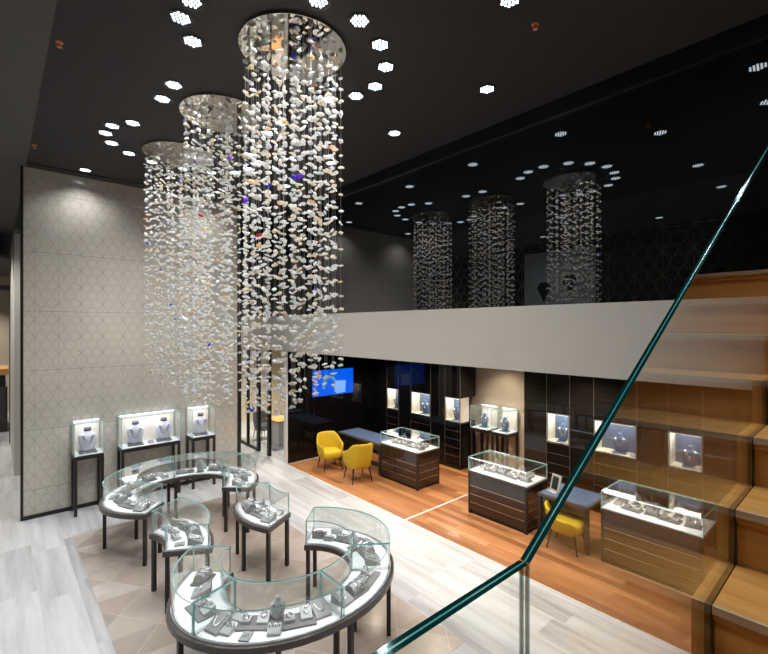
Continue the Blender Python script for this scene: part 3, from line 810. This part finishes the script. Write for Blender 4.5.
place('bust_lilac', 'white lilac bust in the wide case, on the side of the lone small case', (pw + .20, 2.13, ZP), R(-8), 'white busts in the wall cases')
place('bust_lilac', 'white lilac bust in the wide case, on the side of the doorway', (pw + .20, 2.66, ZP), R(-8), 'white busts in the wall cases')
place('bust_lilac', 'white lilac bust in the small case at the doorway end', (pw + .20, 3.42, ZP), R(-10), 'white busts in the wall cases')
place('ring', 'grey ring block between the two busts in the wide wall case', (pw + .26, 2.40, ZP), 0, 'ring blocks in the wall cases')
place('bust_small_blue', 'blue necklace bust in the recess case next to the black cabinets', (-6.39, 8.93, ZP - .05), -PI / 2, 'blue busts in the recess cases')
place('bust_small_blue', 'blue necklace bust in the recess case next to the brown cabinets', (-5.82, 8.93, ZP - .05), -PI / 2, 'blue busts in the recess cases')

# ------------------------------------------------------------------ chandeliers
def flake_mesh(seed):
    rnd = random.Random(seed)
    bm = bmesh.new(); bmesh.ops.create_icosphere(bm, subdivisions=1, radius=1)
    sx, sy, sz = rnd.uniform(.034, .048), rnd.uniform(.022, .031), rnd.uniform(.012, .018)
    for v in bm.verts:
        k = rnd.uniform(.72, 1.18); v.co = Vector((v.co.x * sx * k, v.co.y * sy * k, v.co.z * sz * k + .008 * v.co.x * v.co.x * rnd.uniform(-1, 1)))
    vs = [v.co.copy() for v in bm.verts]; fs = [[v.index for v in f.verts] for f in bm.faces]; bm.free()
    return vs, fs
FL = [flake_mesh(s) for s in range(8)]
FLM = {}
def flake_data(i, mat):
    if (i, mat) not in FLM:
        FLM[i, mat] = MB().add(FL[i][0], FL[i][1], 0, True).mesh('crystal', mat)
    return FLM[i, mat]
CHX = [(-4.06, 2.33), (-5.95, 2.33), (-7.81, 2.31)]
DZ = 6.385
def chandelier(cx, cy, label, low, short_dir, phase):
    root = thing('chandelier', label, 'chandelier', (cx, cy, DZ), 0, 'cascading flake chandeliers')
    MB().loft([[(math.cos(2 * PI * i / 48) * .55, math.sin(2 * PI * i / 48) * .55, z) for i in range(48)] for z in (0, CZ - DZ)], 0, False).build('ceiling_disc', ['mirror_disc'], root, .004)
    rnd = random.Random(int(phase * 100) + 5)
    strands = []
    for rr, n in ((.48, 17), (.39, 12), (.29, 9), (.17, 6), (.05, 2)):
        for i in range(n):
            a = 2 * PI * (i + rnd.uniform(-.22, .22)) / n + rr * 9; q = rr + rnd.uniform(-.025, .02)
            strands.append((q * math.cos(a), q * math.sin(a)))
    allf = []
    for (x, y) in strands:
        # the lower ends climb in a spiral round the axis
        ang = (math.atan2(y, x) - short_dir) % (2 * PI)
        k = abs(ang - PI) / PI
        bot = low + .80 * k ** 2.6 + rnd.uniform(0, .12)
        sw = MB().tube((0, 0, 0), (0, 0, bot - DZ), .0014, n=4).build('strand', 'wire', root, loc=(x, y, 0))
        z = DZ - rnd.uniform(.06, .2); first = True
        while z > bot:
            allf.append((x, y, z, sw)); z -= rnd.uniform(.10, .185)
        allf.append((x, y, bot, sw))
    allf.sort(key=lambda f: (Vector((cx + f[0], cy + f[1], f[2])) - CAMLOC).length)
    def rot():
        return Matrix.Rotation(rnd.uniform(0, 2 * PI), 4, 'Z') @ Matrix.Rotation(rnd.gauss(0, .38), 4, 'X') @ Matrix.Rotation(rnd.gauss(0, .38), 4, 'Y')
    mats = ['flake_white'] * 16 + ['flake_cream'] * 5 + ['flake_amber']
    for f in allf[:100]:
        q = rnd.random(); mt = 'flake_blue' if q < .01 else 'flake_violet' if q < .02 else rnd.choice(mats)
        o = bpy.data.objects.new('crystal', flake_data(rnd.randrange(8), mt)); COL.objects.link(o)
        o.parent = f[3]; o.matrix_local = Matrix.Translation((0, 0, f[2] - DZ)) @ rot()
        if mt == 'flake_blue': o['label'] = 'blue crystal'
        if mt == 'flake_violet': o['label'] = 'violet crystal'
    big = MB()
    names = ['flake_white', 'flake_cream', 'flake_amber', 'flake_blue', 'flake_violet', 'flake_red']
    for f in allf[100:]:
        vs, fs = FL[rnd.randrange(8)]; M = Matrix.Translation((f[0], f[1], f[2] - DZ)) @ rot()
        q = rnd.random()
        mi = 0 if q < .74 else 1 if q < .965 else 2 if q < .993 else 3 if q < .9965 else 4 if q < .9993 else 5
        big.add([M @ v for v in vs], fs, mi, True)
    o = big.build('crystals', names, root); o['kind'] = 'stuff'
    return root
chandelier(*CHX[0], 'cascading chandelier of pale flakes above the front horseshoe case', 2.58, R(20), .1)
chandelier(*CHX[1], 'cascading chandelier of pale flakes, middle of the row of three', 2.5, R(120), .4)
chandelier(*CHX[2], 'cascading chandelier of pale flakes above the rear horseshoe case', 2.38, R(-120), .8)

# ------------------------------------------------------------------ ceiling lamps
LAMPS = []
def ring_list(lst, text, grp):
    for i, (x, y) in enumerate(lst): LAMPS.append((x, y, f'round LED downlight, {ORD[i + 1]} {text}', grp))
ring_list([(-3.29, 2.60), (-3.43, 2.98), (-3.68, 3.28), (-4.06, 3.45), (-4.39, 3.41), (-4.68, 3.21)], 'of the arc above the wood-side half of the front horseshoe case', 'downlights in arcs')
ring_list([(-3.33, 2.16), (-3.44, 1.81), (-3.71, 1.47), (-4.09, 1.31), (-4.38, 1.31), (-4.66, 1.51)], 'of the arc above the walkway half of the front horseshoe case', 'downlights in arcs')
ring_list([(-5.65, 1.61), (-6.09, 1.60)], 'of the pair above the short walkway case', 'downlights in arcs')
ring_list([(-5.68, 3.06), (-6.12, 3.06)], 'of the pair above the short wood-side case', 'downlights in arcs')
ring_list([(-7.09, 1.47), (-7.39, 1.27), (-7.73, 1.24), (-8.08, 1.38), (-8.37, 1.68), (-8.53, 2.07)], 'of the arc above the walkway half of the rear horseshoe case', 'downlights in arcs')
ring_list([(-7.06, 3.27), (-7.40, 3.50), (-7.73, 3.51), (-8.08, 3.38), (-8.37, 3.05), (-8.53, 2.60)], 'of the arc above the door half of the rear horseshoe case', 'downlights in arcs')
ring_list([(-.91, 4.51), (-3.20, 4.52), (-4.85, 4.50), (-6.48, 4.48), (-8.15, 4.50)], 'in the row beside the dark glass wall, counted from the stairs', 'downlights in rows')
ring_list([(-.96, 3.43), (-2.19, 3.44), (-2.18, 1.42), (-2.18, -.35)], 'of the scattered ones over the stairs and walkway', 'downlights in rows')
ring_list([(-9.80, 1.25), (-9.80, 3.55)], 'of the two washing the patterned wall', 'downlights by the patterned wall')
ring_list([(.45, 1.6), (-5.6, -.35), (-8.2, -.6), (-7.2, -2.3), (-3.9, -2.3), (.40, -.75), (-.75, -1.3)], 'of those over the walkway and stair top', 'downlights over the walkway')  # out-of-view downlights added, mostly to brighten the stairs and pale wall panel
hm = MB()
hm.add(*(lambda n: ([(math.cos(2 * PI * i / n) * r, math.sin(2 * PI * i / n) * r, z) for r, z in ((.118, 0), (.118, -.008), (.098, -.008), (.098, .0)) for i in range(n)],
        [(k * n + i, k * n + (i + 1) % n, ((k + 1) % 4) * n + (i + 1) % n, ((k + 1) % 4) * n + i) for k in range(4) for i in range(n)]))(32))
HM = hm.mesh('trim_ring', 'black_trim')
lm = MB()
for q in range(-4, 5):
    for r_ in range(-4, 5):
        x, y = .038 * (q + r_ / 2), .038 * r_ * math.sqrt(3) / 2
        if math.hypot(x, y) > .092: continue
        lm.add([(x + .0115 * math.cos(2 * PI * i / 10), y + .0115 * math.sin(2 * PI * i / 10), z) for z in (0, -.006) for i in range(10)],
               [tuple(range(9, -1, -1)), tuple(range(10, 20))] + [(i, (i + 1) % 10, 10 + (i + 1) % 10, 10 + i) for i in range(10)])
LM = lm.mesh('led_array', 'led')
def spot(loc, energy, col, ang, blend, rad, name='ceiling_lamp_beam', rot=(0, 0, 0)):
    l = bpy.data.lights.new(name, 'SPOT'); l.energy = energy; l.color = col; l.spot_size = R(ang); l.spot_blend = blend; l.shadow_soft_size = rad
    o = bpy.data.objects.new(name, l); COL.objects.link(o); o.location = loc; o.rotation_euler = rot
    return o
LAMP_W = 73.
for x, y, lab, grp in LAMPS:
    z = CZ if y > .41 else CZ - .01
    r = thing('ceiling_light', lab, 'ceiling light', (x, y, z), R(random.uniform(0, 60)), grp)
    for n, me in (('trim_ring', HM), ('led_array', LM)):
        o = bpy.data.objects.new(n, me); COL.objects.link(o); o.parent = r
    spot((x, y, z - .012), LAMP_W, (.94, .97, 1.), 132, 1., .012)
for (x, y) in CHX:
    for k in range(3):
        a = 2 * PI * k / 3 + .5
        spot((x + .33 * math.cos(a), y + .33 * math.sin(a), DZ - .01), 60., (1., .96, .90), 115, .9, .02, 'chandelier_lamp_beam')
# sprinklers
for x, y, lab in ((-2.20, 3.89, 'small sprinkler head on the dark ceiling close to the stairs'), (-5.57, .49, 'small sprinkler head on the ceiling edge over the walkway'), (-8.99, .47, 'small sprinkler head close to the patterned wall corner')):
    s = thing('sprinkler_head', lab, 'sprinkler', (x, y, CZ), 0, 'ceiling sprinklers')
    MB().tube((0, 0, 0), (0, 0, -.012), .035, n=16).build('escutcheon', 'sprinkler_red', s)
    MB().tube((0, 0, -.012), (0, 0, -.05), .012, n=8).tube((0, 0, -.05), (0, 0, -.054), .024, n=12).build('deflector', 'sprinkler_red', s)

# ------------------------------------------------------------------ light from lamps not in view
def area(loc, w, h, e, col, rot=(0, 0, 0), name='case_lamp'):
    l = bpy.data.lights.new(name, 'AREA'); l.shape = 'RECTANGLE'; l.size = w; l.size_y = h; l.energy = e; l.color = col
    o = bpy.data.objects.new(name, l); COL.objects.link(o); o.location = loc; o.rotation_euler = rot
    return o
for i, (loc, w, h, e) in enumerate(CASE_LAMPS):
    area(loc, w, h, e, (.86, .88, 1.) if i < 5 else (1., .95, .86))
for K in (K1, K2, K3): area(((K[0] + K[2] * 0 + K[1]) / 2, K[2] + .08, 1.03), K[1] - K[0] - .1, .05, 2.2, (.92, .95, 1.), (R(-25), 0, 0))
for (c, sx, ra, rb, a0, a1, n) in ((A, SXA, RI, RO, 48, 312, 10), (D, SXA, RI, RO, -132, 132, 10), (B, 1., ri, ro, 72, 108, 2), (Cc, 1., ri, ro, 252, 288, 2)):
    for i in range(n):
        a = R(a0 + (a1 - a0) * i / (n - 1)); r_ = (ra + rb) / 2 + .06
        area((c[0] + sx * r_ * math.cos(a), c[1] + r_ * math.sin(a), 1.045), .30, .04, .55, (.95, .97, 1.), (0, 0, a))
# warm downlights under the mezzanine
for x in (-9.0, -7.2, -5.4, -3.6, -1.8):
    for y in (6.15, 7.75):
        spot((x, y, 2.87), 130., (1., .86, .70), 130, .6, .06, 'mezzanine_lamp_beam')
spot((-5.9, 8.6, 2.87), 60., (1., .86, .68), 110, .6, .06, 'mezzanine_lamp_beam')  # extra unseen spot added to brighten the beige recess wall
for x, y in ((-12.5, 7.0), (-14, 7)): spot((x, y, 2.85), 330., (1., .93, .80), 130, .6, .1, 'office_lamp_beam')
spot((-13.5, 3.2, 6.3), 500., (1., .96, .9), 110, .5, .1, 'passage_lamp_beam')
for x in (-12.5, -15.5, -19.5, -22): spot((x, -1.2, 5.55 if x < -17 else 6.3), 430., (1., .97, .92), 120, .5, .1, 'corridor_lamp_beam')

w = bpy.data.worlds.new('World'); scene.world = w; w.use_nodes = True
w.node_tree.nodes['Background'].inputs[0].default_value = (.9, .95, 1., 1); w.node_tree.nodes['Background'].inputs[1].default_value = .02

# ------------------------------------------------------------------ camera and settings
cd_ = bpy.data.cameras.new('camera'); cam = bpy.data.objects.new('camera', cd_); COL.objects.link(cam)
cam.location = CAMLOC; cam.rotation_euler = (R(90), 0, R(48.5)); cd_.sensor_width = 36; cd_.lens = 36 * 439 / 768; cd_.clip_start = .02
scene.camera = cam
vs_ = scene.view_settings
vs_.view_transform = 'Standard'; vs_.look = 'None'; vs_.exposure = .06; vs_.gamma = 1.; vs_.use_curve_mapping = False
cy = scene.cycles
cy.use_denoising = True; cy.transparent_max_bounces = 40; cy.max_bounces = 8; cy.diffuse_bounces = 3; cy.glossy_bounces = 5
cy.sample_clamp_indirect = 8.; cy.sample_clamp_direct = 0.; cy.caustics_reflective = False; cy.caustics_refractive = False
